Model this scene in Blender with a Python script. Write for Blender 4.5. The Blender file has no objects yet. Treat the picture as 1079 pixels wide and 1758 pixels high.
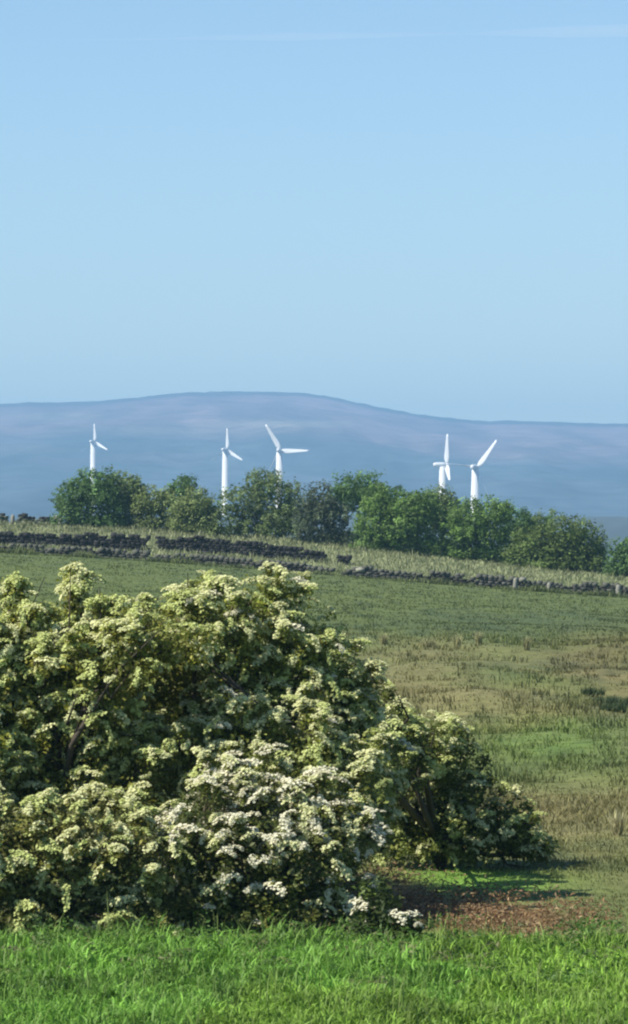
import bpy, math, random
import numpy as np

random.seed(7)
rng = np.random.default_rng(7)
sc = bpy.context.scene
COL = sc.collection

# ------------------------------------------------------------------ camera, sky, sun, exposure
EYE = 4.6                                  # eye height above the field (the viewer stands on a bank)
VFOV = math.radians(14.0)
K = 2 * math.tan(VFOV / 2) / 1758.0        # radians per photo pixel
CX, CY = 539.5, 879.0
cam_d = bpy.data.cameras.new('camera')
cam_d.sensor_fit = 'VERTICAL'
cam_d.angle_y = VFOV
cam_d.angle = VFOV
cam_d.clip_start = 0.5
cam_d.clip_end = 200000
cam = bpy.data.objects.new('camera', cam_d)
cam.location = (0, 0, EYE)
cam.rotation_euler = (math.radians(90), 0, 0)
COL.objects.link(cam)
sc.camera = cam

SUN_EL = math.radians(46)
SUN_AZ = math.radians(-114)                 # measured from the view direction (+Y), negative = left
sdir = np.array([math.sin(SUN_AZ) * math.cos(SUN_EL), math.cos(SUN_AZ) * math.cos(SUN_EL), math.sin(SUN_EL)])
w = bpy.data.worlds.new('World')
sc.world = w
w.use_nodes = True
nt = w.node_tree
bg = nt.nodes['Background']
sky = nt.nodes.new('ShaderNodeTexSky')
sky.sky_type = 'NISHITA'
sky.sun_disc = False
sky.sun_elevation = SUN_EL
sky.sun_rotation = SUN_AZ
sky.altitude = 300
sky.air_density = 1.0
sky.dust_density = 0.15
sky.ozone_density = 5.0
nt.links.new(sky.outputs[0], bg.inputs[0])
bg.inputs[1].default_value = 0.080
sl = bpy.data.lights.new('sun', 'SUN')
sl.energy = 5.0
sl.angle = math.radians(0.53)
sl.color = (1.0, 0.94, 0.82)
sun = bpy.data.objects.new('sun', sl)
from mathutils import Vector, Matrix
sun.rotation_euler = Vector(sdir).to_track_quat('Z', 'Y').to_euler()
sun.location = (-60, 10, 80)
COL.objects.link(sun)
sc.view_settings.view_transform = 'Standard'
sc.view_settings.look = 'None'
sc.view_settings.gamma = 1
sc.view_settings.exposure = 0.85
sc.view_settings.use_curve_mapping = False
sc.cycles.max_bounces = 10
sc.cycles.diffuse_bounces = 6
sc.cycles.volume_bounces = 1
sc.cycles.transparent_max_bounces = 16
sc.cycles.filter_width = 2.2


# ------------------------------------------------------------------ helpers
def at(px, py, Y):
    return np.array([(px - CX) * K * Y, Y, EYE - (py - CY) * K * Y])


def srgb(r, g, b):
    f = lambda c: (c / 255 / 12.92) if c / 255 <= 0.04045 else ((c / 255 + 0.055) / 1.055) ** 2.4
    return np.array([f(r), f(g), f(b)])


def smooth(a, b, t):
    t = np.clip((np.asarray(t, float) - a) / (b - a), 0, 1)
    return t * t * (3 - 2 * t)


_perm = np.random.default_rng(3).random((256, 256))


def vnoise(x, y):
    x = np.asarray(x, float); y = np.asarray(y, float)
    xi = np.floor(x).astype(int); yi = np.floor(y).astype(int)
    fx = x - xi; fy = y - yi
    fx = fx * fx * (3 - 2 * fx); fy = fy * fy * (3 - 2 * fy)
    g = lambda a, b: _perm[a % 256, b % 256]
    return (g(xi, yi) * (1 - fx) + g(xi + 1, yi) * fx) * (1 - fy) + (g(xi, yi + 1) * (1 - fx) + g(xi + 1, yi + 1) * fx) * fy


def fbm(x, y, o=4):
    s = 0; a = 0.5
    for i in range(o):
        s = s + a * vnoise(x * 2 ** i + 17.3 * i, y * 2 ** i + 5.1 * i); a *= 0.5
    return s / (1 - 0.5 ** o)


def mesh_from(name, verts, faces_list, colors=None, mat=None, smooth_shade=False):
    """verts (N,3); faces_list = list of (F,k) int arrays; colors (N,3) per vertex."""
    me = bpy.data.meshes.new(name)
    verts = np.ascontiguousarray(verts, dtype=np.float32)
    me.vertices.add(len(verts))
    me.vertices.foreach_set('co', verts.ravel())
    faces_list = [np.asarray(f, dtype=np.int32) for f in faces_list if len(f)]
    loops = np.concatenate([f.ravel() for f in faces_list])
    tot = np.concatenate([np.full(len(f), f.shape[1], dtype=np.int32) for f in faces_list])
    start = np.concatenate([[0], np.cumsum(tot)[:-1]]).astype(np.int32)
    me.loops.add(len(loops))
    me.loops.foreach_set('vertex_index', loops)
    me.polygons.add(len(tot))
    me.polygons.foreach_set('loop_start', start)
    if smooth_shade:
        me.polygons.foreach_set('use_smooth', np.ones(len(tot), dtype=bool))
    if colors is not None:
        ca = me.color_attributes.new('tint', 'FLOAT_COLOR', 'POINT')
        c4 = np.ones((len(verts), 4), dtype=np.float32)
        c4[:, :3] = colors
        ca.data.foreach_set('color', c4.ravel())
    me.update(calc_edges=True)
    if mat:
        me.materials.append(mat)
    return me


def obj(name, me, parent=None, loc=(0, 0, 0), **props):
    o = bpy.data.objects.new(name, me)
    o.location = loc
    if parent is not None:
        o.parent = parent
    COL.objects.link(o)
    for k_, v in props.items():
        o[k_] = v
    return o


def thing(name, label, cat, loc, group=None):
    o = obj(name, None, None, tuple(float(v) for v in loc), label=label, category=cat)
    o.empty_display_size = 0.2
    if group:
        o['group'] = group
    return o


def unit(v):
    return v / (np.linalg.norm(v, axis=-1, keepdims=True) + 1e-9)


def frames(n, twist):
    """orthonormal frame with third axis n, rotated by twist."""
    n = unit(n)
    ref = np.where(np.abs(n[:, 2:3]) < 0.9, np.array([[0, 0, 1.0]]), np.array([[1.0, 0, 0]]))
    u = unit(np.cross(ref, n)); v = np.cross(n, u)
    c = np.cos(twist)[:, None]; s = np.sin(twist)[:, None]
    return u * c + v * s, -u * s + v * c, n


def leaf_cloud(pos, nrm, size, tint, aspect=0.6, fold=0.18):
    """folded leaf: 4 verts, two triangles."""
    N = len(pos)
    u, v, n = frames(nrm, rng.random(N) * 6.283)
    s = size[:, None]
    V = np.empty((N, 4, 3))
    V[:, 0] = pos - u * s * 0.5
    V[:, 1] = pos + v * s * aspect * 0.5 + n * s * fold
    V[:, 2] = pos + u * s * 0.5 + n * s * fold * 0.4
    V[:, 3] = pos - v * s * aspect * 0.5 + n * s * fold
    b = np.arange(N)[:, None] * 4
    F = np.concatenate([b + [0, 2, 1], b + [0, 3, 2]])
    C = np.repeat(tint, 4, axis=0)
    return V.reshape(-1, 3), F, C


def blades(base, h, wd, lean, tint, tiptint):
    """curved grass blade: 5 verts, one quad and one triangle."""
    N = len(base)
    a = rng.random(N) * 6.283
    side = np.stack([np.cos(a), np.sin(a), 0 * a], 1)
    b2 = a + 1.57 + rng.normal(0, .5, N)
    ld = np.stack([np.cos(b2), np.sin(b2), 0 * a], 1)
    up = np.array([[0, 0, 1.0]])
    h = h[:, None]; wd = wd[:, None]; lean = lean[:, None]
    V = np.empty((N, 5, 3))
    V[:, 0] = base - side * wd; V[:, 1] = base + side * wd
    mid = base + up * h * 0.6 + ld * h * lean * 0.35
    V[:, 2] = mid + side * wd * 0.75; V[:, 3] = mid - side * wd * 0.75
    V[:, 4] = base + up * h * (1 - 0.25 * lean) + ld * h * lean
    i = np.arange(N)[:, None] * 5
    C = np.empty((N, 5, 3))
    C[:, 0:2] = tint[:, None]; C[:, 2:4] = (tint * 0.5 + tiptint * 0.5)[:, None]; C[:, 4] = tiptint
    return V.reshape(-1, 3), i + [0, 1, 2, 3], i + [3, 2, 4], C.reshape(-1, 3)


def tube(path, rad, sides=7):
    path = np.asarray(path, float); n = len(path)
    V = []; F = []
    for i in range(n):
        d = path[min(i + 1, n - 1)] - path[max(i - 1, 0)]
        u, v, _ = frames(d[None], np.zeros(1))
        for s in range(sides):
            a = 2 * math.pi * s / sides
            V.append(path[i] + (u[0] * math.cos(a) + v[0] * math.sin(a)) * rad[i])
    for i in range(n - 1):
        for s in range(sides):
            t = (s + 1) % sides
            F.append([i * sides + s, i * sides + t, (i + 1) * sides + t, (i + 1) * sides + s])
    b = len(V)
    V.append(path[0]); V.append(path[-1])
    T = []
    for s in range(sides):
        t = (s + 1) % sides
        T.append([b, t, s]); T.append([b + 1, (n - 1) * sides + s, (n - 1) * sides + t])
    return np.array(V), np.array(F), np.array(T)


class Bag:
    def __init__(self):
        self.V = []; self.Q = []; self.T = []; self.C = []; self.n = 0

    def add(self, V, Q=None, T=None, C=None):
        if Q is not None and len(Q): self.Q.append(np.asarray(Q) + self.n)
        if T is not None and len(T): self.T.append(np.asarray(T) + self.n)
        self.V.append(V); self.n += len(V)
        if C is not None: self.C.append(C)

    def mesh(self, name, mat, off=(0, 0, 0), smooth_shade=False):
        V = np.concatenate(self.V) - np.asarray(off)
        fl = []
        if self.Q: fl.append(np.concatenate(self.Q))
        if self.T: fl.append(np.concatenate(self.T))
        C = np.concatenate(self.C) if self.C else None
        return mesh_from(name, V, fl, C, mat, smooth_shade)


# ------------------------------------------------------------------ materials
def mat_new(name):
    m = bpy.data.materials.new(name)
    m.use_nodes = True
    return m, m.node_tree, m.node_tree.nodes['Principled BSDF']


def foliage_mat(name, trans=0.3, rough=0.55, spec=0.3, noise_scale=6.0, var=0.35):
    """tint attribute x noise, diffuse/gloss plus translucency."""
    m, t, p = mat_new(name)
    at_ = t.nodes.new('ShaderNodeAttribute'); at_.attribute_name = 'tint'
    nz = t.nodes.new('ShaderNodeTexNoise'); nz.inputs['Scale'].default_value = noise_scale
    gm = t.nodes.new('ShaderNodeNewGeometry')
    t.links.new(gm.outputs['Position'], nz.inputs['Vector'])
    mr = t.nodes.new('ShaderNodeMapRange')
    mr.inputs[3].default_value = 1 - var; mr.inputs[4].default_value = 1 + var
    t.links.new(nz.outputs[0], mr.inputs[0])
    mx = t.nodes.new('ShaderNodeVectorMath'); mx.operation = 'SCALE'
    t.links.new(at_.outputs['Color'], mx.inputs[0]); t.links.new(mr.outputs[0], mx.inputs['Scale'])
    t.links.new(mx.outputs[0], p.inputs['Base Color'])
    p.inputs['Roughness'].default_value = rough
    p.inputs['Specular IOR Level'].default_value = spec
    tr = t.nodes.new('ShaderNodeBsdfTranslucent')
    t.links.new(mx.outputs[0], tr.inputs['Color'])
    ms = t.nodes.new('ShaderNodeMixShader'); ms.inputs[0].default_value = trans
    out = t.nodes['Material Output']
    t.links.new(p.outputs[0], ms.inputs[1]); t.links.new(tr.outputs[0], ms.inputs[2])
    t.links.new(ms.outputs[0], out.inputs['Surface'])
    return m


def tint_mat(name, rough=0.9, scale=3.0, var=0.4, bump=0.3, spec=0.15):
    m, t, p = mat_new(name)
    at_ = t.nodes.new('ShaderNodeAttribute'); at_.attribute_name = 'tint'
    gm = t.nodes.new('ShaderNodeNewGeometry')
    nz = t.nodes.new('ShaderNodeTexNoise'); nz.inputs['Scale'].default_value = scale
    nz.inputs['Detail'].default_value = 8; nz.inputs['Roughness'].default_value = 0.7
    t.links.new(gm.outputs['Position'], nz.inputs['Vector'])
    mr = t.nodes.new('ShaderNodeMapRange')
    mr.inputs[1].default_value = 0.25; mr.inputs[2].default_value = 0.75
    mr.inputs[3].default_value = 1 - var; mr.inputs[4].default_value = 1 + var
    t.links.new(nz.outputs[0], mr.inputs[0])
    mx = t.nodes.new('ShaderNodeVectorMath'); mx.operation = 'SCALE'
    t.links.new(at_.outputs['Color'], mx.inputs[0]); t.links.new(mr.outputs[0], mx.inputs['Scale'])
    t.links.new(mx.outputs[0], p.inputs['Base Color'])
    p.inputs['Roughness'].default_value = rough
    p.inputs['Specular IOR Level'].default_value = spec
    if bump:
        bp = t.nodes.new('ShaderNodeBump'); bp.inputs['Strength'].default_value = bump
        t.links.new(nz.outputs[0], bp.inputs['Height']); t.links.new(bp.outputs[0], p.inputs['Normal'])
    return m


M_ground = tint_mat('meadow_soil_and_grass', scale=2.2, var=0.45, bump=0.6)
M_hill = tint_mat('heather_moor', scale=0.016, var=0.7, bump=0.0)
M_grass = foliage_mat('grass_blades', trans=0.35, spec=0.2, noise_scale=1.3, var=0.35)
M_leaf = foliage_mat('shrub_leaves', trans=0.5, spec=0.35, noise_scale=2.5, var=0.35)
M_tree = foliage_mat('tree_leaves', trans=0.45, spec=0.25, noise_scale=0.6, var=0.3)
M_flower = foliage_mat('cream_petals', trans=0.35, spec=0.15, noise_scale=3.0, var=0.15)
M_bark = tint_mat('bark', scale=14, var=0.4, bump=0.5)
M_stone = tint_mat('gritstone', scale=7, var=0.35, bump=0.5)
m, t, p = mat_new('turbine_white_paint')
p.inputs['Roughness'].default_value = 0.35
nz = t.nodes.new('ShaderNodeTexNoise'); nz.inputs['Scale'].default_value = 0.4
cr = t.nodes.new('ShaderNodeValToRGB')
cr.color_ramp.elements[0].color = (0.56, 0.57, 0.58, 1); cr.color_ramp.elements[1].color = (0.66, 0.67, 0.67, 1)
t.links.new(nz.outputs[0], cr.inputs[0]); t.links.new(cr.outputs[0], p.inputs['Base Color'])
M_turb = m


# ------------------------------------------------------------------ terrain
YS = [258.0, 273.0, 302.0]
TAB = [(2.25, 0.78, -0.9), (2.5, 1.35, -0.55), (3.85, 2.40, -0.3)]
U3 = np.array([-539.5, 0.0, 539.5])
COEF = [np.polyfit(U3, np.array(tv), 2) for tv in TAB]


def ground_z(x, y):
    x = np.asarray(x, float); y = np.asarray(y, float)
    u = x / (K * np.maximum(y, 20.0))
    uc = 800 * np.tanh(u / 800)
    zs = [np.polyval(c, uc) for c in COEF]
    far = np.where(y < YS[1], zs[0] + (zs[1] - zs[0]) * np.clip((y - YS[0]) / (YS[1] - YS[0]), 0, 1),
                   zs[1] + (zs[2] - zs[1]) * np.clip((y - YS[1]) / (YS[2] - YS[1]), 0, 1))
    z = far * smooth(120, 258, y)
    z = z + 3.0 * (1 - smooth(2, 30, y)) * (y > -1e9)
    # gentle lumps in the rough pasture
    lump = (fbm(x * 0.22, y * 0.10, 3) - 0.5) * 0.8 * smooth(50, 75, y) * (1 - smooth(150, 230, y))
    z = z + lump
    # beyond the crest the land drops to a valley, then a low platform
    d = smooth(310, 950, y)
    val = -26 + 27 * smooth(1100, 2750, y)
    val = val - 20 * smooth(3600, 6000, y)
    z = z * (1 - d) + val * d
    return z


def g1(x, y):
    return float(ground_z(np.array([x]), np.array([y]))[0])


def base_at(px, Y):
    x = (px - CX) * K * Y
    return np.array([x, Y, g1(x, Y)])


# true colours of the sward by place (dry, lush, brown areas)
LUSH = np.array([0.118, 0.225, 0.033])
FIELD = np.array([0.088, 0.114, 0.032])
DARKF = np.array([0.048, 0.070, 0.030])
TAN = np.array([0.165, 0.148, 0.062])
BROWN = np.array([0.230, 0.135, 0.075])
PALE = np.array([0.215, 0.235, 0.120])
MID = np.array([0.094, 0.122, 0.036])
PATCH = [  # photo x, y, rx, ry, colour, weight
    (700, 1170, 130, 50, TAN, 0.75), (780, 1120, 160, 16, TAN, 0.5), (900, 1200, 90, 22, TAN, 0.45), (800, 1195, 120, 20, TAN * .95, .5),
    (1030, 1120, 90, 40, BROWN * .7, 0.3), (1060, 1200, 60, 30, BROWN * .6, .3), (880, 1070, 260, 22, DARKF, 0.6),
    (920, 1270, 120, 38, LUSH * .8, 0.4), (1000, 1390, 170, 45, TAN, 0.6), (700, 1210, 80, 25, TAN, .4),
    (810, 1518, 150, 28, LUSH * 1.15, 0.9), (1030, 1560, 80, 70, MID, 0.6), (990, 1320, 120, 25, MID, .5),
    (655, 1540, 85, 30, BROWN * 1.1, 0.9), (780, 1570, 110, 24, BROWN * 1.15, 0.95), (900, 1582, 80, 18, BROWN, 0.7),
]


def sward(x, y, z):
    ys = np.maximum(y, 8)
    px = CX + x / (K * ys); py = CY + (EYE - z) / (K * ys)
    n1 = fbm(x * 0.25 + 9, y * 0.09, 4)[:, None]
    n2 = fbm(x * 1.3 + 40, y * 0.5 + 3, 3)[:, None]
    c = MID + (TAN - MID) * np.clip((n1 - 0.42) * 2.2, 0, 1)
    upf = smooth(105, 175, y + (n2[:, 0] - .5) * 40)[:, None]
    c = c * (1 - upf) + (FIELD + (MID - FIELD) * np.clip((n1 - .5) * 2, 0, .7)) * upf
    c = c + (DARKF - c) * (0.6 * np.clip((n2 - .50) * 4, 0, 1))
    for (ax, ay, rx, ry, col, wt) in PATCH:
        d2 = ((px - ax) / rx) ** 2 + ((py - ay) / ry) ** 2
        wgt = (wt * np.exp(-d2 ** 1.5 * 0.8))[:, None] * np.clip(0.35 + n2 * 1.3, 0, 1)
        c = c * (1 - wgt) + col * wgt
    fore = (1 - smooth(44.0, 46.0, y + (n2[:, 0] - .5) * 3))[:, None]
    c = c * (1 - fore) + LUSH * (0.45 + 1.1 * n2) * np.where(n1 > .5, [1.1, 1.0, 1.0], [.9, .95, 1.0]) * fore
    pal = smooth(259, 264, y)[:, None]
    c = c * (1 - pal) + (PALE * (0.7 + 0.5 * n2) * (1 - .25 * smooth(285, 305, y)[:, None])) * pal
    v = smooth(330, 600, y)[:, None]
    c = c * (1 - v) + np.array([0.052, 0.064, 0.062]) * (0.6 + 0.8 * n1) * v
    return c


ys_rows = np.concatenate([np.linspace(-400, 20, 30)[:-1], np.linspace(20, 70, 130)[:-1], np.linspace(70, 150, 90)[:-1],
                          np.linspace(150, 320, 110)[:-1], np.geomspace(320, 9300, 70)])
s_cols = np.linspace(-1, 1, 281)
u_cols = np.sign(s_cols) * np.abs(s_cols) ** 3
YY, UU = np.meshgrid(ys_rows, u_cols, indexing='ij')
XX = UU * (150 + 0.6 * np.maximum(YY, 0))
ZZ = ground_z(XX.ravel(), YY.ravel())
V = np.stack([XX.ravel(), YY.ravel(), ZZ], 1)
nr, nc = len(ys_rows), len(u_cols)
idx = np.arange(nr * nc).reshape(nr, nc)
Fq = np.stack([idx[:-1, :-1], idx[:-1, 1:], idx[1:, 1:], idx[1:, :-1]], -1).reshape(-1, 4)
me = mesh_from('ground', V, [Fq], sward(V[:, 0], V[:, 1], V[:, 2]), M_ground, True)
obj('ground', me, kind='structure')
GROUND_MIN = float(ZZ.min())

# far moorland hill, ridge about 8 km away
RX = np.array([-2600, -1800, -1200, -700, -300, 0, 60, 150, 210, 260, 330, 420, 520, 560, 600, 680, 740, 790, 830, 900, 960, 1010, 1079, 1500, 2100, 2800, 3600])
RY = np.array([740, 715, 720, 704, 698, 693, 691, 690, 685, 679, 674, 672, 674, 679, 688, 704, 714, 719, 723, 722, 724, 727, 727, 735, 722, 745, 760])
DH = 8000.0
hx_s = np.linspace(-1, 1, 321)
hx = np.sign(hx_s) * (np.abs(hx_s) * 1100 + np.abs(hx_s) ** 4 * 4200)
hy = np.concatenate([np.linspace(3500, 7000, 60)[:-1], np.linspace(7000, 8300, 60)[:-1], np.linspace(8300, 9300, 12)])
HX, HY = np.meshgrid(hx, hy, indexing='xy')
ppx = CX + HX / (K * DH)
rid = EYE + (CY - np.interp(ppx, RX, RY)) * K * DH
sp = 140 * K * DH / 1.0
rs = sum(EYE + (CY - np.interp(ppx + o, RX, RY)) * K * DH for o in (-14, -7, 0, 7, 14)) / 5
tt = (HY - 3500) / (DH - 3500)
prof = np.where(tt < 1, np.clip(tt, 0, 1) ** 1.25, 1 - ((tt - 1) * 1.6) ** 1.3 * 0.7)
HZ = -22 + (rs + 22) * prof
HZ += ((fbm(HX / 260.0, HY / 420.0, 5) - 0.5) * 30 - np.abs(fbm(HX / 150.0 + 30, HY / 900.0, 3) - .5) * 45 + 5) * np.clip(tt * 2, 0, 1) * np.clip((1 - tt) * 3, 0.05, 1) * (tt < 1)
HZ += (fbm(HX / 24.0, HY / 60.0, 3) - .5) * 5.0
Hv = np.stack([HX.ravel(), HY.ravel(), HZ.ravel()], 1)
below = (rs - HZ).ravel()
n1 = fbm(HX.ravel() / 300, HY.ravel() / 500, 5); n2 = fbm(HX.ravel() / 90 + 7, HY.ravel() / 700, 4)
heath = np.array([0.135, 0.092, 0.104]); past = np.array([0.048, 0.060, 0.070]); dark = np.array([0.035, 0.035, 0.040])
straw = np.array([0.24, 0.21, 0.17])
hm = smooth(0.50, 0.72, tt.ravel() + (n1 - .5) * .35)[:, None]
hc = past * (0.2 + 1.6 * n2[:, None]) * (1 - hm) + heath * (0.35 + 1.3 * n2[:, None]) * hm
pxh = CX + Hv[:, 0] / (K * Hv[:, 1]); pyh = CY + (EYE - Hv[:, 2]) / (K * Hv[:, 1])
for (ax, ay, rx, ry, wt) in [(480, 728, 110, 6, .8), (90, 715, 90, 9, .4), (300, 740, 160, 10, .3), (60, 770, 60, 8, .2)]:
    wg = (wt * np.exp(-(((pxh - ax) / rx) ** 2 + ((pyh - ay) / ry) ** 2)))[:, None]
    hc = hc * (1 - wg) + straw * wg
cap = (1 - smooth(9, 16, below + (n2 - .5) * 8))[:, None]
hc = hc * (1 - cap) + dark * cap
nr, nc = len(hy), len(hx)
idx = np.arange(nr * nc).reshape(nr, nc)
Fq = np.stack([idx[:-1, :-1], idx[:-1, 1:], idx[1:, 1:], idx[1:, :-1]], -1).reshape(-1, 4)
me = mesh_from('hill', Hv, [Fq], hc, M_hill, True)
obj('hill', me, kind='structure')


# ------------------------------------------------------------------ wind turbines
def lathe(prof, sides=16):
    V = []; Q = []
    n = len(prof)
    for (r, z) in prof:
        for s in range(sides):
            a = 2 * math.pi * s / sides
            V.append((r * math.cos(a), r * math.sin(a), z))
    for i in range(n - 1):
        for s in range(sides):
            q = (s + 1) % sides
            Q.append([i * sides + s, i * sides + q, (i + 1) * sides + q, (i + 1) * sides + s])
    V.append((0, 0, prof[0][1])); V.append((0, 0, prof[-1][1]))
    b = n * sides; T = []
    for s in range(sides):
        q = (s + 1) % sides
        T.append([b, q, s]); T.append([b + 1, (n - 1) * sides + s, (n - 1) * sides + q])
    return np.array(V, float), np.array(Q), np.array(T)


def blade_mesh(R):
    """aerofoil loft along +Z, chord along X, thickness along Y."""
    st = np.linspace(0, 1, 12); S = 10
    V = []
    for tq in st:
        chord = (1.5 + 1.9 * math.sin(min(tq / 0.22, 1) * math.pi / 2)) if tq < .22 else 3.4 - 2.2 * (tq - .22) / .78
        if tq > .96: chord *= .6
        th = 1.3 - 1.0 * min(tq / .3, 1) if tq < .3 else 0.30 - .2 * (tq - .3)
        chord *= R / 18.0; th *= R / 20.0
        tw = math.radians(14 * (1 - tq))
        for s in range(S):
            a = 2 * math.pi * s / S
            x = chord * (0.5 * math.cos(a)) + chord * 0.15
            y = th * 0.5 * math.sin(a)
            V.append((x * math.cos(tw) - y * math.sin(tw), x * math.sin(tw) + y * math.cos(tw), 0.6 + tq * (R - .6)))
    Q = []
    for i in range(len(st) - 1):
        for s in range(S):
            q = (s + 1) % S
            Q.append([i * S + s, i * S + q, (i + 1) * S + q, (i + 1) * S + s])
    V = np.array(V); b = len(V)
    V = np.vstack([V, V[:S].mean(0), V[-S:].mean(0)])
    T = []
    for s in range(S):
        q = (s + 1) % S
        T.append([b, q, s]); T.append([b + 1, (len(st) - 1) * S + s, (len(st) - 1) * S + q])
    return V, np.array(Q), np.array(T)


def turbine(px, py, Y, R, yaw, blades_spec, label):
    """yaw: 0 = rotor faces the viewer; + turns the rotor to the right. blades_spec: list of (angle from +x, ccw, pitch)."""
    hub = at(px, py, Y)
    gz = g1(hub[0], Y)
    t = thing('wind_turbine', label, 'wind turbine', (hub[0], Y, gz - 0.3), 'wind turbines below the moor')
    H = hub[2] - gz + .3
    s = R / 22.0
    cy, sy = math.cos(yaw), math.sin(yaw)
    Rz = np.array([[cy, -sy, 0], [sy, cy, 0], [0, 0, 1.0]])
    ts = max(s, 1.0)
    V, Q, T = lathe([(3.7 * ts, 0), (3.7 * ts, .5), (3.2 * ts, 1), (2.1 * ts, H - 1.2 * s)], 18)
    obj('tower', mesh_from('tower', V, [Q, T], None, M_turb, True), t)
    # nacelle: rounded box, front towards local -Y
    V, Q, T = lathe([(0.9, -2.6), (1.55, -2.2), (1.8, 0), (1.75, 4.2), (1.5, 6.0), (1.0, 6.6)], 12)
    V = np.stack([V[:, 0] * .95, V[:, 2], V[:, 1]], 1) * s
    obj('nacelle', mesh_from('nacelle', V @ Rz.T + [0, 0, H], [Q[:, ::-1], T[:, ::-1]], None, M_turb, True), t)
    V, Q, T = lathe([(0.15, -2.2), (0.8, -1.9), (1.25, -1.1), (1.4, 0), (1.3, .8)], 12)
    V = np.stack([V[:, 0], V[:, 2] - 3.2, V[:, 1]], 1) * s
    hubo = obj('rotor_hub', mesh_from('rotor_hub', V @ Rz.T + [0, 0, H], [Q[:, ::-1], T[:, ::-1]], None, M_turb, True), t)
    for ang, face in blades_spec:
        V, Q, T = blade_mesh(R)
        if cy < 0:
            ang = math.pi - ang
        # blade pitch: broadside to the light and the lane, or feathered
        best = None
        for pq in np.radians(np.arange(0, 180, 4)):
            ch = np.array([math.cos(pq), math.sin(pq), 0.0]); a_ = ang - math.pi / 2
            ch = np.array([ch[0] * math.cos(a_), ch[1], ch[0] * math.sin(a_)]) @ Rz.T
            bd = np.array([math.cos(ang), 0, math.sin(ang)]) @ Rz.T
            nn = np.cross(bd, ch)
            nn = nn * (1 if nn[1] < 0 else -1)
            sc2 = (-nn[1]) ** .7 * max(nn @ sdir, 0.01) if face else nn[1]
            if best is None or sc2 > best[0]: best = (sc2, pq)
        pitch = best[1]
        cp, sp_ = math.cos(pitch), math.sin(pitch)
        V = np.stack([V[:, 0] * cp - V[:, 1] * sp_, V[:, 0] * sp_ + V[:, 1] * cp, V[:, 2]], 1)
        a = ang - math.pi / 2
        ca, sa = math.cos(a), math.sin(a)
        V = np.stack([V[:, 0] * ca - V[:, 2] * sa, V[:, 1], V[:, 0] * sa + V[:, 2] * ca], 1)
        V[:, 1] -= 3.6 * s
        obj('blade', mesh_from('blade', V @ Rz.T + [0, 0, H], [Q, T], None, M_turb, True), t)
    return t


R_ = math.radians
turbine(160, 758, 3700, 16.0, R_(150), [(R_(92), 1), (R_(-28), 1), (R_(212), 0)], 'white wind turbine rising behind the domed tree at the hedge end')
turbine(387, 772, 3300, 16.8, R_(152), [(R_(90), 1), (R_(-30), 1), (R_(210), 0)], 'white wind turbine with a blade slanting down, between two tree tops')
turbine(480, 773, 2900, 20.5, R_(172), [(R_(0), 1), (R_(120), 1), (R_(240), 0)], 'white wind turbine with one level blade, tower base behind thin foliage')
turbine(760, 798, 2900, 21.5, R_(93), [(R_(90), 1), (R_(-30), 1), (R_(210), 0)], 'white wind turbine seen edge on with an upright blade')
turbine(816, 802, 2860, 23.5, R_(160), [(R_(53), 1), (R_(173), 0), (R_(293), 0)], 'white wind turbine with one blade pointing up to the right')


# ------------------------------------------------------------------ foliage plants
def clump_points(c, r, nspr, nleaf, spread, shell=0.22, lump=0.3, lobes=7):
    """sprig centres on the shells of several lobes grouped in an ellipsoid, then leaves round each sprig."""
    ld = unit(rng.normal(0, 1, (lobes, 3)) + np.array([0, 0, .15]))
    lc = ld * rng.uniform(.42, .72, (lobes, 1)); lr = rng.uniform(.34, .58, lobes)
    lc = np.vstack([lc, [[0, 0, 0]]]); lr = np.append(lr, .72)
    w_ = lr ** 2; which = rng.choice(lobes + 1, nspr, p=w_ / w_.sum())
    d = unit(rng.normal(0, 1, (nspr, 3)))
    rad = lr[which] * (1 - shell * rng.random(nspr) ** 1.5 * 1.6) * np.exp(rng.normal(0, lump * .25, nspr))
    loc = lc[which] + d * rad[:, None]
    keep = np.ones(nspr, bool)                     # drop sprigs buried in another lobe
    for i in range(lobes + 1):
        keep &= ~((which != i) & (np.linalg.norm(loc - lc[i], axis=1) < lr[i] * .8))
    loc = loc[keep]; d = d[keep]; n_ = len(loc)
    sp = c + loc * r
    L = sp[:, None, :] + rng.normal(0, 1, (n_, nleaf, 3)) * spread
    nr_ = unit(d[:, None, :] * 0.7 + np.array([0, 0, 0.55]) + rng.normal(0, 0.55, (n_, nleaf, 3)))
    return sp, d, L, nr_


def stems(bag, base, targets, r0, bark, sides=6, fork=0.35):
    base = np.asarray(base)
    fk = base + (targets.mean(0) - base) * fork
    V, Q, T = tube([base - [0, 0, .25], base + (fk - base) * .5 + rng.normal(0, r0 * .6, 3), fk], [r0 * 1.25, r0, r0 * .8], sides + 2)
    bag.add(V, Q, T, np.tile(bark, (len(V), 1)))
    for q in targets:
        m1 = fk + (q - fk) * .45 + rng.normal(0, np.linalg.norm(q - fk) * .09, 3) + [0, 0, np.linalg.norm(q - fk) * .06]
        V, Q, T = tube([fk + rng.normal(0, r0 * .2, 3), m1, q], [r0 * .6, r0 * .4, r0 * .14], sides)
        bag.add(V, Q, T, np.tile(bark, (len(V), 1)))
        for _ in range(2):
            e = q + rng.normal(0, min(.25, np.linalg.norm(q - fk) * .12), 3)
            V, Q, T = tube([m1 + (q - m1) * rng.random() * .8, (m1 + e) / 2 + rng.normal(0, .03, 3), e], [r0 * .28, r0 * .18, r0 * .06], 5)
            bag.add(V, Q, T, np.tile(bark, (len(V), 1)))


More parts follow.
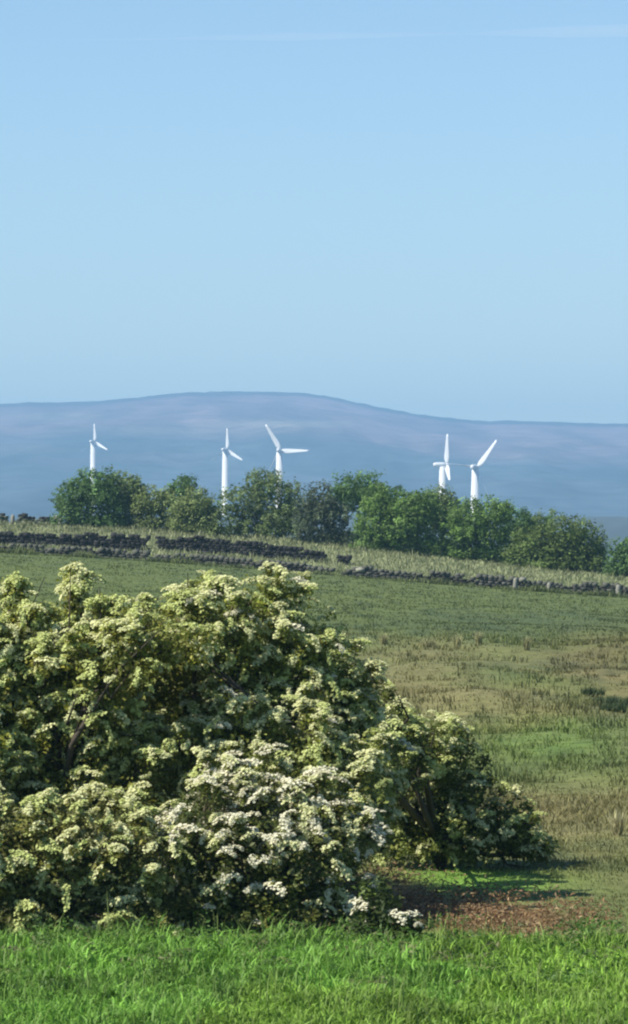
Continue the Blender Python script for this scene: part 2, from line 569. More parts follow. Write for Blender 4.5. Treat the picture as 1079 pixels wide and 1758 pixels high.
# flower sprays: domed, curved strips of small five-petal florets
def spray_mesh(seed, col):
    r = np.random.default_rng(seed)
    n = 72
    Ls = r.uniform(.17, .27); Wd = r.uniform(.045, .07); curve = r.uniform(-.6, .6)
    s = r.uniform(-.5, .5, n)
    w_ = np.clip(r.normal(0, .34, n), -.65, .65)
    taper = np.sqrt(np.clip(1 - (2 * s) ** 2 * .8, .1, 1))
    x = s * Ls; y = w_ * Wd * taper + curve * (s * s - .08) * Ls * 1.2
    z = .035 * taper * (1 - np.minimum(np.abs(w_), 1) ** 2) - abs(curve) * .05 * s * s * 4 + r.normal(0, .006, n)
    pos = np.stack([x, y, z], 1)
    nm = unit(np.stack([s * .6, w_ * .7, np.ones(n)], 1) + r.normal(0, .25, (n, 3)))
    a = r.random(n) * 6.28
    u = unit(np.cross(nm, np.array([[.3, 1, .2]]))); v = np.cross(nm, u)
    sz = r.uniform(.008, .015, n)
    Vs = [pos - nm * .004]
    for q in range(5):
        t_ = a + q * 2 * math.pi / 5
        Vs.append(pos + (u * np.cos(t_)[:, None] + v * np.sin(t_)[:, None]) * sz[:, None] + nm * .004)
    V = np.stack(Vs, 1).reshape(-1, 3)
    b = np.arange(n)[:, None] * 6
    T = np.concatenate([b + [0, q + 1, (q + 1) % 5 + 1] for q in range(5)])
    tint = col * r.uniform(.82, 1.1, (n, 1))
    C = np.repeat(tint, 6, 0)
    # stalk
    Vt, Qt, Tt = tube([[0, 0, -.07], [0, 0, .01]], [.005, .004], 4)
    C2 = np.tile(np.array([.09, .13, .04]), (len(Vt), 1))
    return V, T, C, Vt, Qt, Tt, C2


CREAM = np.array([0.64, 0.65, 0.37]); WHITE = np.array([0.72, 0.70, 0.54]); LIME = np.array([0.53, 0.58, 0.24])
SPRAYS = {}
for nm_, col in (('cream', CREAM), ('white', WHITE), ('lime', LIME)):
    SPRAYS[nm_] = []
    for i in range(6):
        V, T, C, Vt, Qt, Tt, C2 = spray_mesh(100 + i + 10 * len(nm_), col)
        bag = Bag(); bag.add(V, None, T, C); bag.add(Vt, Qt, Tt, C2)
        SPRAYS[nm_].append((bag.mesh('blossom_spray_' + nm_, M_flower), V, T, C))


def shrub(name, label, cat, base_px, Y, clumps, leafcol, flower_mix, flower_frac, group, dens=1.0, bark=(.06, .05, .04), max_parts=280, leaf=(.035, .08)):
    base = base_at(base_px, Y)
    t = thing(name, label, cat, base, group)
    bag = Bag(); fl_pos = []; fl_n = []; cents = []; shoots = []
    for cl in clumps:
        px, py, rx, ry = cl[:4]
        dy = cl[4] if len(cl) > 4 else 0.0
        ff = cl[5] if len(cl) > 5 else 1.0
        ld = cl[6] if len(cl) > 6 else 1.0
        c = at(px, py, Y + dy)
        k_ = K * (Y + dy)
        r = np.array([rx * k_, (rx * .6 + ry * .4) * k_, ry * k_]) * 1.27
        gz = g1(c[0], c[1])
        area = (r[0] * r[1] + r[1] * r[2] + r[0] * r[2]) / 3
        ns = max(14, int(area * 230 * dens * ld))
        sp, d, L, nr_ = clump_points(c, r, int(ns * 1.45), 24, .055, .26, .45)
        # loose shoots that break the outline
        nsh = int(area * 16 * ld) + 3
        ds = unit(rng.normal(0, 1, (nsh, 3)) + [0, -.2, .35])
        root = c + ds * r * .85
        dirs = unit(ds * .6 + np.array([0, 0, .75]) + rng.normal(0, .25, (nsh, 3)))
        ln = rng.uniform(.06, .26, nsh)
        shoots.append((c, root, dirs, ln))
        for f in (.3, .65, 1.0):
            ps = root + dirs * (ln * f)[:, None] + np.array([0, 0, -.08]) * f * f
            sp = np.vstack([sp, ps]); d = np.vstack([d, dirs])
            L = np.vstack([L, ps[:, None, :] + rng.normal(0, 1, (nsh, 24, 3)) * (.05 - .02 * f)])
            nr_ = np.vstack([nr_, unit(dirs[:, None, :] * .4 + np.array([0, 0, .6]) + rng.normal(0, .55, (nsh, 24, 3)))])
        keep = (sp[:, 2] > gz + .05)
        sp, d, L, nr_ = sp[keep], d[keep], L[keep], nr_[keep]
        if not len(sp): continue
        N = L.shape[0] * L.shape[1]
        tone = np.exp(rng.normal(0, .22, (L.shape[0], 1, 1)))
        tint = (np.asarray(leafcol) * tone * np.exp(rng.normal(0, .18, (L.shape[0], 24, 1)))).reshape(-1, 3)
        yel = np.repeat(rng.random(L.shape[0]) < .35, 24)[:, None]
        tint = np.where(yel, tint * np.array([1.3, 1.2, .9]), tint)
        V, F, C = leaf_cloud(L.reshape(-1, 3), nr_.reshape(-1, 3), rng.uniform(*leaf, N), tint)
        bag.add(V, None, F, C)
        cents.append(c)
        # interior twigs and leaves so the heart of the shrub is closed
        ni = int(ns * 7)
        Pi = c + unit(rng.normal(0, 1, (ni, 3))) * r * (rng.random((ni, 1)) ** .45) * .8
        Pi = Pi[Pi[:, 2] > gz + .03]
        ni = len(Pi)
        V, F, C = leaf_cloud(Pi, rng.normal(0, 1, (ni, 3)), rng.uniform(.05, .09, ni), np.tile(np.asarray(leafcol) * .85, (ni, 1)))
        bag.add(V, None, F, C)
        # blossom on sprigs that face the light and the open side
        score = d[:, 2] * .7 - d[:, 1] * .55 - d[:, 0] * .25 + rng.normal(0, .35, len(d))
        pick = (score > -.35) & (rng.random(len(d)) < flower_frac * ff * 1.5)
        if pick.any():
            pp = sp[pick] + d[pick] * .07
            fl_pos.append(pp); fl_n.append(unit(d[pick] * .55 + np.array([-.1, -.25, .75]) + rng.normal(0, .22, (len(pp), 3))))
    obj('foliage', bag.mesh('foliage', M_leaf, base), t, kind='stuff')
    sb = Bag(); stems(sb, base, np.array(cents), .085, np.array(bark), 6)
    for c, root, dirs, ln in shoots:
        for q in range(len(root)):
            V, Q, T = tube([c, c + (root[q] - c) * .5 + rng.normal(0, .03, 3), root[q], root[q] + dirs[q] * ln[q] * .5 + [0, 0, -.01], root[q] + dirs[q] * ln[q] + [0, 0, -.07]], [.012, .010, .008, .006, .003], 3)
            sb.add(V, Q, T, np.tile(np.array([.10, .085, .05]), (len(V), 1)))
    obj('stem', sb.mesh('stem', M_bark, base, True), t)
    if fl_pos:
        P = np.concatenate(fl_pos); Nn = np.concatenate(fl_n)
        order = np.argsort(P[:, 1] - P[:, 2] * .6)
        P = P[order]; Nn = Nn[order]
        names = [a for a, _ in flower_mix]; pr = np.array([b for _, b in flower_mix]); pr = pr / pr.sum()
        kinds = rng.choice(len(names), len(P), p=pr)
        var = rng.integers(0, 6, len(P)); tw = rng.random(len(P)) * 6.28; scl = rng.uniform(.8, 1.6, len(P))
        u, v, n = frames(Nn, tw)
        rest = Bag()
        for i in range(len(P)):
            me, V, T, C = SPRAYS[names[kinds[i]]][var[i]]
            if i < max_parts:
                o = bpy.data.objects.new('blossom_spray', me)
                Mx = Matrix(((u[i, 0], v[i, 0], n[i, 0]), (u[i, 1], v[i, 1], n[i, 1]), (u[i, 2], v[i, 2], n[i, 2]))).to_4x4()
                o.matrix_local = Matrix.Translation(Vector(P[i] - base)) @ Mx @ Matrix.Diagonal((scl[i], scl[i], scl[i], 1))
                o.parent = t
                COL.objects.link(o)
            else:
                Vw = (V[:, 0:1] * u[i] + V[:, 1:2] * v[i] + V[:, 2:3] * n[i]) * scl[i] + P[i]
                rest.add(Vw, None, T, C)
        if rest.n:
            obj('blossom', rest.mesh('blossom', M_flower, base), t, kind='stuff')
    return t


GS = 'flowering shrubs at the field edge'
LG = (.195, .225, .055)
shrub('hawthorn_shrub', 'tall yellow-green flowering shrub with wispy tips above a dark hollow', 'shrub', 90, 48.0, [
    (-140, 1200, 150, 150), (10, 1130, 80, 80), (80, 1115, 75, 55), (125, 1050, 24, 38, 0, 1, .45), (128, 1005, 14, 22, 0, 1, .25), (70, 1055, 40, 22, 0, 1, .5), (25, 1015, 14, 12, 0, 1, .3), (195, 1100, 60, 55),
    (-50, 1110, 90, 70), (60, 1200, 120, 90), (165, 1160, 60, 60, -.5), (245, 1095, 50, 45, -.4), (160, 1265, 95, 75), (20, 1310, 130, 100),
    (-120, 1360, 170, 170), (200, 1360, 110, 80), (90, 1400, 130, 90), (270, 1190, 110, 70, 1.7, 0.0, 1.6), (270, 1110, 90, 40, 1.1, .3), (170, 1190, 50, 65, .9, .4), (290, 1112, 80, 22, -.7, .8), (215, 1130, 45, 40, -.8, .9)],
    (.225, .242, .055), [('lime', .65), ('cream', .45)], .72, GS)
shrub('elder_shrub', 'tallest cream-flowering shrub with a crown of pale sprays', 'shrub', 440, 49.0, [
    (420, 1055, 80, 42), (342, 1022, 28, 26), (475, 1022, 40, 26), (300, 1080, 60, 45, -.5), (380, 1090, 75, 50, -.5), (480, 1100, 75, 52), (552, 1130, 48, 40),
    (592, 1185, 44, 44), (520, 1190, 90, 70), (440, 1160, 60, 55), (420, 1250, 110, 62), (560, 1270, 90, 75), (310, 1300, 85, 60),
    (440, 1340, 120, 80), (560, 1360, 90, 80), (350, 1290, 60, 45, -1.3), (430, 1260, 60, 50, -1.2), (520, 1290, 65, 50, -1.4), (600, 1310, 50, 45, -1.3), (420, 1340, 70, 45, -1.8), (520, 1360, 70, 45, -1.9), (600, 1380, 50, 45, -1.6), (345, 1190, 80, 60, 1.7, 0.0, 1.6), (620, 1310, 60, 60, .8), (590, 1400, 70, 60, .5), (625, 1200, 26, 30), (380, 1140, 60, 40, 1.0, .3), (610, 1240, 50, 40)],
    LG, [('cream', .6), ('lime', .35), ('white', .05)], .72, GS)
shrub('spreading_shrub', 'low spreading shrub with dark leaves overhanging short bright grass', 'shrub', 760, 54.0, [
    (690, 1290, 80, 50), (650, 1275, 45, 40, -3), (675, 1248, 42, 30, -2), (640, 1228, 38, 32, -3), (725, 1262, 45, 26, -1), (700, 1300, 50, 35, -1.5), (660, 1340, 45, 40, -3.5), (760, 1285, 55, 32), (640, 1270, 50, 50), (785, 1350, 65, 45, 0, .3), (862, 1410, 50, 38, 0, .5), (720, 1385, 85, 65, 0, .6), (655, 1350, 75, 70),
    (915, 1462, 38, 18, 0, .8), (780, 1430, 105, 40, 0, .6), (840, 1440, 80, 36), (700, 1450, 70, 30, 0, .5)],
    (.130, .160, .040), [('cream', .5), ('lime', .5)], .55, GS)
shrub('white_blossom_shrub', 'white-blossomed shrub in front of the tall shrubs', 'shrub', 470, 46.0, [
    (350, 1400, 60, 55), (440, 1380, 70, 60, .4), (540, 1400, 70, 55, .3), (390, 1480, 95, 60), (510, 1480, 95, 60, 0, .8), (590, 1450, 50, 50, .3), (480, 1430, 70, 50),
    (600, 1550, 50, 42, 0, .4), (490, 1570, 100, 50, 0, .18), (370, 1570, 90, 50, 0, .25), (300, 1470, 50, 55, .2)],
    (.130, .155, .046), [('white', .5), ('cream', .3)], .58, GS)
shrub('bramble_shrub', 'dull green leafy shrub with few flowers rooted in the lush grass', 'shrub', 110, 45.6, [
    (-100, 1490, 130, 120), (30, 1470, 100, 80), (140, 1455, 100, 75), (225, 1480, 70, 65), (230, 1560, 85, 55), (90, 1560, 120, 60, 0, .6), (-20, 1570, 110, 60, 0, .6)],
    (.165, .175, .055), [('cream', .55), ('lime', .45)], .5, GS)
shrub('flowering_sprig', 'small white-flowered plant beside the brown bracken', 'plant', 665, 44.4, [
    (655, 1555, 22, 24), (695, 1590, 20, 14), (635, 1600, 24, 16), (665, 1600, 22, 14)],
    (.08, .12, .04), [('white', 1)], .13, GS)

# ------------------------------------------------------------------ hedge-line trees
GT = 'trees along the field crest'


def tree(label, base_px, Y, clumps, col, dens=1.0, leaf=(.11, .22)):
    base = base_at(base_px, Y)
    t = thing('field_tree', label, 'tree', base, GT)
    bag = Bag(); cents = []
    xs0 = min(c[0] - c[2] for c in clumps); xs1 = max(c[0] + c[2] for c in clumps)
    gy = CY + (EYE - base[2]) / (K * Y)
    skirt = [(xs0 + (xs1 - xs0) * f, gy - rng.uniform(8, 16), (xs1 - xs0) * .2, rng.uniform(10, 16), -.3) for f in (.18, .4, .62, .84)]
    for cl in list(clumps) + skirt:
        px, py, rx, ry = cl[:4]
        dy = cl[4] if len(cl) > 4 else 0
        c = at(px, py, Y + dy); k_ = K * Y
        r = np.array([rx * k_, (rx * .55 + ry * .45) * k_, ry * k_]) * 1.22
        area = (r[0] * r[1] + r[1] * r[2] + r[0] * r[2]) / 3
        ns = max(12, int(area * 42 * dens))
        sp, d, L, nr_ = clump_points(c, r, int(ns * 1.5), 18, .13, .25, .38)
        ns = len(sp); N = ns * 18
        tone = np.exp(rng.normal(0, .3, (ns, 1, 1)))
        tint = (np.asarray(col) * tone * np.exp(rng.normal(0, .15, (ns, 18, 1)))).reshape(-1, 3)
        V, F, C = leaf_cloud(L.reshape(-1, 3), nr_.reshape(-1, 3), rng.uniform(*leaf, N), tint, .7)
        bag.add(V, None, F, C)
        ni = int(ns * 6 * min(dens, 1))
        Pi = c + unit(rng.normal(0, 1, (ni, 3))) * r * (rng.random((ni, 1)) ** .4) * .78
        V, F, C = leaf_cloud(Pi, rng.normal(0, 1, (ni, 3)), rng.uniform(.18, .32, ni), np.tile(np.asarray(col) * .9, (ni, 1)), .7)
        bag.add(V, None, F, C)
        cents.append(c)
    obj('crown', bag.mesh('crown', M_tree, base), t, kind='stuff')
    sb = Bag(); stems(sb, base, np.array(cents), .16, np.array([.055, .047, .04]), 6, .3)
    obj('trunk', sb.mesh('trunk', M_bark, base, True), t)


DG = (.100, .178, .056); GG = (.148, .205, .078); LGc = (.175, .225, .080); BR = (.135, .222, .056)
tree('dark domed tree standing at the open end of the hedge', 150, 303, [(130, 852, 34, 34), (165, 835, 38, 28), (120, 872, 26, 20), (175, 865, 40, 24)], DG)
tree('grey-green rounded tree joined to the domed end tree', 212, 304, [(210, 840, 34, 32), (215, 868, 36, 24), (232, 850, 16, 28)], GG)
tree('low yellowish bush in the dip of the hedge', 268, 303, [(268, 862, 28, 24), (287, 868, 26, 22), (250, 872, 24, 20)], LGc)
tree('dark narrow tree top rising behind paler bushes', 314, 308, [(315, 835, 24, 20), (310, 860, 26, 26), (330, 870, 24, 20)], DG)
tree('pale green bushy tree in front of a darker crown', 335, 300, [(335, 868, 34, 28), (320, 882, 30, 20), (360, 882, 24, 24)], LGc)
tree('tall thin-leaved tree with sky showing through its top', 445, 303, [(450, 832, 36, 26), (415, 858, 36, 32), (460, 865, 40, 34), (500, 868, 26, 34), (400, 885, 30, 22), (480, 890, 46, 24)], GG, .8)
tree('bluish dark tree in the hollow of the tree line', 553, 300, [(550, 868, 32, 34), (575, 888, 28, 32), (530, 886, 26, 30)], (.095, .125, .075))
tree('dark round crown behind the brightest tree', 612, 308, [(615, 840, 44, 24), (590, 858, 34, 24), (640, 856, 36, 28)], DG)
tree('brightest green broad tree in the hedge', 672, 297, [(670, 866, 48, 32), (645, 895, 44, 34), (700, 892, 56, 34), (680, 920, 54, 22), (725, 868, 34, 30)], BR)
tree('rounded tree beside the edge-on turbine', 762, 302, [(760, 862, 30, 26), (740, 885, 30, 30), (775, 885, 30, 30)], GG)
tree('mid green tree below the turbine with the slanting blade', 812, 297, [(800, 892, 40, 30), (845, 882, 34, 24), (790, 920, 40, 26), (830, 922, 48, 26), (865, 880, 18, 18)], BR)
tree('dark low tree half hidden by the spreading tree', 898, 301, [(895, 902, 34, 26), (925, 905, 30, 20), (890, 930, 40, 26)], DG)
tree('wide spreading tree near the hedge gap with dense dark shade', 965, 294, [(960, 922, 50, 32), (915, 940, 46, 28), (1000, 935, 40, 30), (960, 955, 66, 24), (1020, 952, 24, 24)], (.130, .185, .052))
tree('small tree past the hedge gap above the wall', 1075, 291, [(1070, 958, 30, 28), (1095, 950, 36, 36), (1060, 978, 24, 14)], DG)
tree('tree continuing the hedge beyond the gap', 1150, 289, [(1150, 960, 50, 40), (1200, 975, 50, 36)], BR)


# ------------------------------------------------------------------ dry stone walls
def stone_block(c, sx, sy, sz, ang):
    j = rng.uniform(-.16, .16, (8, 3))
    base = np.array([[-1, -1, -1], [1, -1, -1], [1, 1, -1], [-1, 1, -1], [-1, -1, 1], [1, -1, 1], [1, 1, 1], [-1, 1, 1]], float)
    V = (base * .5 + j * .5) * [sx, sy, sz]
    ca, sa = math.cos(ang), math.sin(ang)
    V = np.stack([V[:, 0] * ca - V[:, 1] * sa, V[:, 0] * sa + V[:, 1] * ca, V[:, 2]], 1)
    return V + c


BQ = np.array([[0, 3, 2, 1], [4, 5, 6, 7], [0, 1, 5, 4], [1, 2, 6, 5], [2, 3, 7, 6], [3, 0, 4, 7]])
cope_me = []
for i in range(6):
    V = stone_block(np.zeros(3), .34, .42, .2, 0)
    cope_me.append([mesh_from('coping_stone', V, [BQ], np.tile(np.array(c_), (8, 1)) * rng.uniform(.8, 1.15), M_stone) for c_ in ((.08, .082, .068), (.028, .028, .028), (.22, .22, .18))])


def wall(name, label, pts, Yf, Hf, tone, toneidx, gaps=(), pale=(), course=.16, group=None):
    """pts: (px0, px1); Yf(px) distance; Hf(px) height."""
    p0, p1 = pts
    b0 = base_at((p0 + p1) / 2, Yf((p0 + p1) / 2))
    t = thing(name, label, 'wall', b0, group)
    bag = Bag()
    hmax = 1.6
    for ci in range(int(hmax / course)):
        px = p0 + rng.random() * 6
        while px < p1:
            Y = Yf(px); L = rng.uniform(.22, .52); dpx = L / (K * Y)
            mid = px + dpx / 2
            H = Hf(mid)
            px += dpx
            if (ci + .5) * course > H or any(a < mid < b for a, b in gaps): continue
            x = (mid - CX) * K * Y
            z = g1(x, Y) - .06 + (ci + .5) * course
            x2 = (mid + 5 - CX) * K * Yf(mid + 5)
            ang = math.atan2(Yf(mid + 5) - Y, x2 - x)
            V = stone_block(np.array([x, Y + rng.normal(0, .03), z]), L * .98, .5 - .18 * ci * course, course * 1.03, ang)
            bag.add(V, BQ, None, np.tile(np.asarray(tone) * math.exp(rng.normal(0, .3)), (8, 1)))
    obj('stonework', bag.mesh('stonework', M_stone, b0), t, kind='stuff')
    px = p0
    while px < p1:
        Y = Yf(px); dpx = rng.uniform(.26, .4) / (K * Y); mid = px + dpx / 2; px += dpx
        if any(a < mid < b for a, b in gaps) or rng.random() < .12: continue
        H = Hf(mid); n = int(H / course - .5) + 1
        x = (mid - CX) * K * Y
        z = g1(x, Y) - .06 + n * course + .07
        ip = any(abs(mid - q) < 7 for q in pale)
        o = bpy.data.objects.new('coping_stone', cope_me[rng.integers(0, 6)][2 if ip else toneidx])
        o.location = (x - b0[0], Y - b0[1], z - b0[2])
        o.rotation_euler = (rng.normal(0, .12), rng.normal(0, .15), rng.normal(0, .15))
        sc_ = rng.uniform(.8, 1.15) * (1.25 if ip else 1)
        o.scale = (sc_, sc_, sc_ * rng.uniform(.8, 1.3))
        o.parent = t
        COL.objects.link(o)
    return t


nzl = lambda px, s, o: float(vnoise(np.array([px / s + o]), np.array([o * 3.7]))[0])
wall('dry_stone_wall', 'tumbledown grey dry stone wall along the far edge of the field', (-250, 1330), lambda p: 258 + 0.6 * math.sin(p / 140), lambda p: .30 + .26 * nzl(p, 45, 3) + .16 * float(smooth(560, 800, p)),
     (.052, .052, .045), 0, gaps=((571, 584),), pale=(620, 895))
def backH(p):
    top = np.interp(p, [-250, 0, 100, 245, 270, 350, 450, 560, 600], [914, 916, 918, 922, 922, 925, 935, 951, 960])
    c = at(p, top, 272)
    return max(.4, c[2] - g1(c[0], 272) - .1 + .15 * nzl(p, 14, 8))
wall('dry_stone_wall', 'blackened dry stone wall on the bank, seen above the grey wall', (-250, 251), lambda p: 272, backH, (.022, .022, .023), 1)
wall('dry_stone_wall', 'blackened dry stone wall falling away towards the hollow tree', (267, 556), lambda p: 272, backH, (.022, .022, .023), 1)
wall('dry_stone_wall', 'last short stump of blackened wall past its broken end', (578, 598), lambda p: 272, lambda p: .55, (.022, .022, .023), 1)
wall('dry_stone_wall', 'low dark wall on the skyline ending at the domed tree', (-250, 96), lambda p: 304, lambda p: .45 + .2 * nzl(p, 30, 5), (.07, .08, .06), 1, gaps=((14, 30),), pale=(102,))

M_post = tint_mat('pale_weathered_stone', scale=9, var=.25, bump=.4)
for px, Y, h, lab in ((885, 257.2, .75, 'pale stone post against the grey wall below the dark low tree'), (1062, 257.2, .75, 'pale stone post against the grey wall near the hedge gap'),
                      (943, 257.3, .6, 'shorter pale stone post against the grey wall'), (22, 303.2, .7, 'pale stone gatepost in the skyline wall gap'), (103, 302.6, .6, 'pale stone gatepost beside the domed tree')):
    b = base_at(px, Y)
    V, Q, T = lathe([(.17, -.2), (.165, 0), (.15, h * .6), (.13, h * .93), (.07, h)], 6)
    V += rng.normal(0, .012, V.shape)
    o = obj('stone_post', mesh_from('stone_post', V, [Q, T], np.tile(np.array([.19, .19, .16]), (len(V), 1)), M_post), None, tuple(b), label=lab, category='post', group='stone posts by the walls')
    o.rotation_euler = (rng.normal(0, .05), rng.normal(0, .05), rng.random() * 3)


# ------------------------------------------------------------------ grass and ground cover
def scatter(y0, y1, n, margin=1.5, power=1.0):
    """even scatter per picture area between distances y0 and y1 (plus a margin either side)."""
    y = 1 / (1 / y0 + (1 / y1 - 1 / y0) * rng.random(n) ** power)
    hw = CX * K * y * margin + 1.0
    x = rng.uniform(-1, 1, n) * hw
    return x, y


def grass(name, label, cat, y0, y1, n, hfun, wfun, leanr, bright=(1.0, 1.5), tips=None, margin=1.5, tuft=4, tuftr=.06):
    nt_ = n // tuft
    x, y = scatter(y0, y1, nt_, margin)
    hs = np.exp(rng.normal(0, .25, nt_))
    x = np.repeat(x, tuft) + rng.normal(0, tuftr, nt_ * tuft); y = np.repeat(y, tuft) + rng.normal(0, tuftr, nt_ * tuft)
    z = ground_z(x, y)
    c = sward(x, y, z) * np.repeat(np.exp(rng.normal(0, .22, nt_)), tuft)[:, None] * np.exp(rng.normal(0, .12, nt_ * tuft))[:, None]
    h = hfun(x, y) * np.repeat(hs, tuft) * rng.uniform(.6, 1.2, nt_ * tuft)
    tip = c * rng.uniform(*bright, (len(x), 1))
    if tips is not None:
        tip = tip * (1 - .5) + np.asarray(tips) * .5
    V, Q, T, C = blades(np.stack([x, y, z - .01], 1), h, wfun(x, y), rng.uniform(*leanr, len(x)), c * .9, tip)
    obj(name, mesh_from(name, V, [Q, T], C, M_grass), None, kind='stuff', label=label, category=cat)


def pxpy(x, y):
    z = ground_z(x, y)
    return CX + x / (K * y), CY + (EYE - z) / (K * y)


def h_rough(x, y):
    px, py = pxpy(x, y)
    lawn = np.exp(-(((px - 830) / 170) ** 2 + ((py - 1512) / 34) ** 2))
    br = np.exp(-(((px - 770) / 170) ** 2 + ((py - 1560) / 34) ** 2))
    n = fbm(x * .5, y * .22, 3)
    return (.04 + .16 * np.clip(n * 2.2 - .8, 0, 1)) * (1 - .7 * np.clip(lawn + br * .6, 0, 1))


grass('lush_grass', 'bright green lush grass in front of the shrubs', 'grass', 34.5, 44.6, 100000, lambda x, y: .04 + .15 * np.clip(fbm(x * 1.6, y * .9, 3) * 1.8 - .4, 0, 1) + .11 * np.clip(fbm(x * .9 + 3, y * .5, 3) * 3 - 1.3, 0, 1) * smooth(41.5, 44.5, y), lambda x, y: rng.uniform(.006, .016, len(x)), (.3, 1.3), (1.0, 1.9), tuft=6, tuftr=.05)
grass('rough_grass', 'rough tussocky pasture grass beyond the shrubs', 'grass', 46.0, 150.0, 150000, h_rough, lambda x, y: .00012 * y * rng.uniform(.7, 1.4, len(x)), (.4, 1.5), (1.0, 1.4), tuft=5, tuftr=.12)
grass('field_grass', 'short darker green grass of the upper field', 'grass', 142.0, 259.0, 70000, lambda x, y: .04 + .08 * fbm(x * .4, y * .2, 2), lambda x, y: .00012 * y * rng.uniform(.7, 1.3, len(x)), (.2, .9), (1.0, 1.4), tuft=5, tuftr=.2)
grass('bank_grass', 'pale dry grass on the bank behind the walls', 'grass', 259.5, 306.0, 50000, lambda x, y: .15 + .25 * fbm(x * .4, y * .2, 2), lambda x, y: .035 * rng.uniform(.7, 1.3, len(x)), (.2, .8), (1.0, 1.4), tuft=5, tuftr=.2)

grass('grass_stalks', 'scattered pale seeding grass stalks in the lush grass', 'grass', 36, 45.5, 3600, lambda x, y: .18 + .20 * fbm(x * 1.6, y * .9, 3), lambda x, y: rng.uniform(.003, .007, len(x)), (.1, .6), (1.4, 2.2), tips=(.3, .3, .14), tuft=3, tuftr=.06)
grass('tussock_grass', 'coarse grass tussocks dotted over the rough pasture', 'grass', 56, 150.0, 26000, lambda x, y: .10 + .22 * np.clip(fbm(x * .3 + 5, y * .15, 3) * 1.8 - .5, 0, 1), lambda x, y: .00013 * y * rng.uniform(.7, 1.3, len(x)), (.3, 1.1), (1.0, 1.7), tuft=16, tuftr=.16)

grass('wall_foot_grass', 'long pale grass growing against the foot of the grey wall', 'grass', 256.0, 257.6, 9000, lambda x, y: .12 + .38 * np.clip(fbm(x * .5, y * .2, 3) * 2 - .6, 0, 1), lambda x, y: .03 * rng.uniform(.7, 1.3, len(x)), (.2, .9), (1.0, 1.7), tips=(.2, .22, .11), tuft=5, tuftr=.15)

# broad-leaved weeds where the grass meets the shrubs
nw = 420
xw, yw = scatter(40.5, 45.5, nw, 1.3)
zw = ground_z(xw, yw)
hw_ = rng.uniform(.05, .26, nw) * smooth(40, 44, yw)
Pw = np.repeat(np.stack([xw, yw, zw], 1), 22, 0) + rng.normal(0, 1, (nw * 22, 3)) * [.07, .07, 0]
Pw[:, 2] += np.repeat(hw_, 22) * rng.random(nw * 22) + .02
cw = np.repeat(np.where(rng.random((nw, 1)) < .75, np.array([.085, .165, .032]), np.array([.16, .18, .07])) * np.exp(rng.normal(0, .25, (nw, 1))), 22, 0)
V, F, C = leaf_cloud(Pw, unit(rng.normal(0, .5, (len(Pw), 3)) + [0, -.2, .8]), rng.uniform(.03, .085, len(Pw)), cw, .5, .2)
obj('weeds', mesh_from('weeds', V, [F], C, M_leaf), None, kind='stuff', label='broad-leaved weeds mixed into the grass at the foot of the shrubs', category='weeds')

# dead bracken litter on the brown patch
n = 14000
ppx_ = np.concatenate([rng.normal(650, 60, n // 3), rng.normal(775, 75, n // 3), rng.normal(890, 75, n - 2 * (n // 3))])
ppy_ = np.concatenate([rng.normal(1545, 20, n // 3), rng.normal(1572, 20, n // 3), rng.normal(1582, 18, n - 2 * (n // 3))])
yb = EYE / (K * (ppy_ - CY)); xb = (ppx_ - CX) * K * yb
ok_ = (fbm(xb * 2.2, yb * 1.1, 3) + rng.normal(0, .1, len(xb)) > .48)
xb, yb = xb[ok_], yb[ok_]
zb = ground_z(xb, yb) + rng.uniform(.01, .14, len(xb))
cb = np.where(rng.random((len(xb), 1)) < .6, np.array([.20, .120, .062]), np.array([.27, .20, .115])) * np.exp(rng.normal(0, .3, (len(xb), 1)))
V, F, C = leaf_cloud(np.stack([xb, yb, zb], 1), unit(rng.normal(0, .6, (len(xb), 3)) + [0, -.2, 1]), rng.uniform(.03, .08, len(xb)), cb, .35, .25)
obj('dead_bracken', mesh_from('dead_bracken', V, [F], C, M_grass), None, kind='stuff', label='reddish brown dead bracken on the ground beside the white shrub', category='bracken')

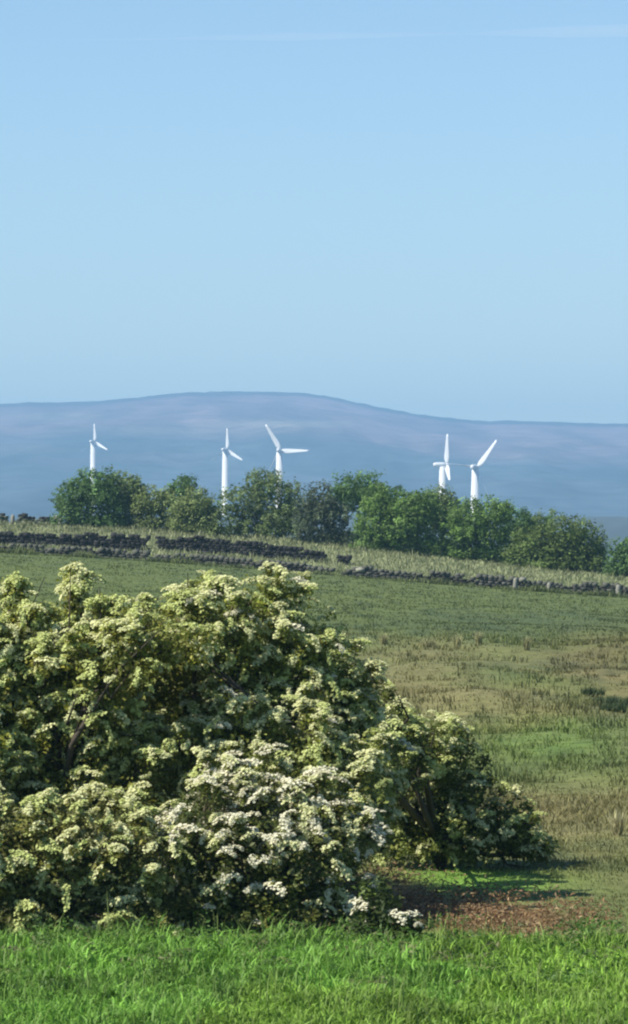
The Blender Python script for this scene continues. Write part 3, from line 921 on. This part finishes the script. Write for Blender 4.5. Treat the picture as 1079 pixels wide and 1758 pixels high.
# dark rush clumps and pale seeding tussocks
for px, Y, wdt, h, n, col, lab, grp in (
        (1018, 108, .30, .36, 260, (.045, .068, .030), 'slender rush clump standing apart at the back of the dark group', 'rush clumps'),
        (1042, 101, .40, .30, 320, (.045, .068, .030), 'dark green rush clump in the rough pasture', 'rush clumps'),
        (1072, 100, .34, .30, 280, (.045, .068, .030), 'dark green rush clump in the rough pasture', 'rush clumps'),
        (1052, 95, .30, .24, 240, (.045, .068, .030), 'dark green rush clump in the rough pasture', 'rush clumps'),
        (785, 139, .10, .50, 90, (.30, .29, .15), 'pale seeding grass tussock at the edge of the upper field', 'pale tussocks'),
        (822, 139, .10, .55, 90, (.30, .29, .15), 'pale seeding grass tussock at the edge of the upper field', 'pale tussocks'),
        (905, 136, .10, .52, 90, (.30, .29, .15), 'pale seeding grass tussock at the edge of the upper field', 'pale tussocks'),
        (660, 139, .12, .42, 90, (.30, .29, .15), 'pale seeding grass tussock at the edge of the upper field', 'pale tussocks'),
        (735, 140, .30, .35, 160, (.30, .29, .15), 'pale seeding grass tussock at the edge of the upper field', 'pale tussocks'),
        (1060, 60, .07, .42, 120, (.34, .32, .18), 'dry straw-coloured stalks standing in the pasture', None)):
    b = base_at(px, Y)
    a = rng.random(n) * 6.28; rr = wdt * np.sqrt(rng.random(n))
    B = np.stack([rr * np.cos(a), rr * np.sin(a) * .7, np.full(n, -.03)], 1)
    c = np.asarray(col) * np.exp(rng.normal(0, .25, (n, 1)))
    V, Q, T, C = blades(B, h * rng.uniform(.6, 1.15, n), np.full(n, .00011 * Y), rng.uniform(.1, .6, n), c, c * 1.3)
    nm_ = 'rush_clump' if 'rush' in lab else ('grass_tussock' if 'tussock' in lab else 'dry_stalks')
    t = thing(nm_, lab, 'rushes' if 'rush' in lab else 'grass tussock', b, grp)
    obj('blades', mesh_from('blades', V, [Q, T], C, M_grass), t, kind='stuff')

# ------------------------------------------------------------------ haze
m = bpy.data.materials.new('haze_air'); m.use_nodes = True
t = m.node_tree
t.nodes.remove(t.nodes['Principled BSDF'])
pv = t.nodes.new('ShaderNodeVolumePrincipled')
pv.inputs['Color'].default_value = (0.31, 0.57, 0.84, 1)
pv.inputs['Density'].default_value = 1.7e-4
pv.inputs['Anisotropy'].default_value = 0.1
t.links.new(pv.outputs[0], t.nodes['Material Output'].inputs['Volume'])
x0, x1, yb0, yb1, z0, z1 = -7000, 7000, -600, 9700, min(GROUND_MIN, float(HZ.min())) - 1.5, float(HZ.max()) + 15
bv = np.array([[x0, yb0, z0], [x1, yb0, z0], [x1, yb1, z0], [x0, yb1, z0], [x0, yb0, z1], [x1, yb0, z1], [x1, yb1, z1], [x0, yb1, z1]], float)
obj('haze', mesh_from('haze', bv, [BQ], None, m), None, kind='stuff', label='thin blue summer haze over the whole valley', category='haze')

# faint contrail high above the moor
m = bpy.data.materials.new('contrail_vapour'); m.use_nodes = True
t = m.node_tree
t.nodes.remove(t.nodes['Principled BSDF'])
pv = t.nodes.new('ShaderNodeVolumePrincipled')
pv.inputs['Color'].default_value = (1, 1, 1, 1)
pv.inputs['Density'].default_value = 1.7e-3
t.links.new(pv.outputs[0], t.nodes['Material Output'].inputs['Volume'])
cp_px = [60, 300, 500, 620, 800, 960, 1079, 1300, 1700]
cp_py = [70, 66, 63, 61, 58, 55, 52, 48, 42]
cp_r = [4, 14, 34, 26, 12, 44, 50, 40, 10]
path = np.array([at(a, b, 30000) for a, b in zip(cp_px, cp_py)])
V, Q, T = tube(path, cp_r, 12)
o = obj('contrail', mesh_from('contrail', V, [Q, T], None, m, True), None, label='faint white contrail streak high in the blue sky', category='contrail')
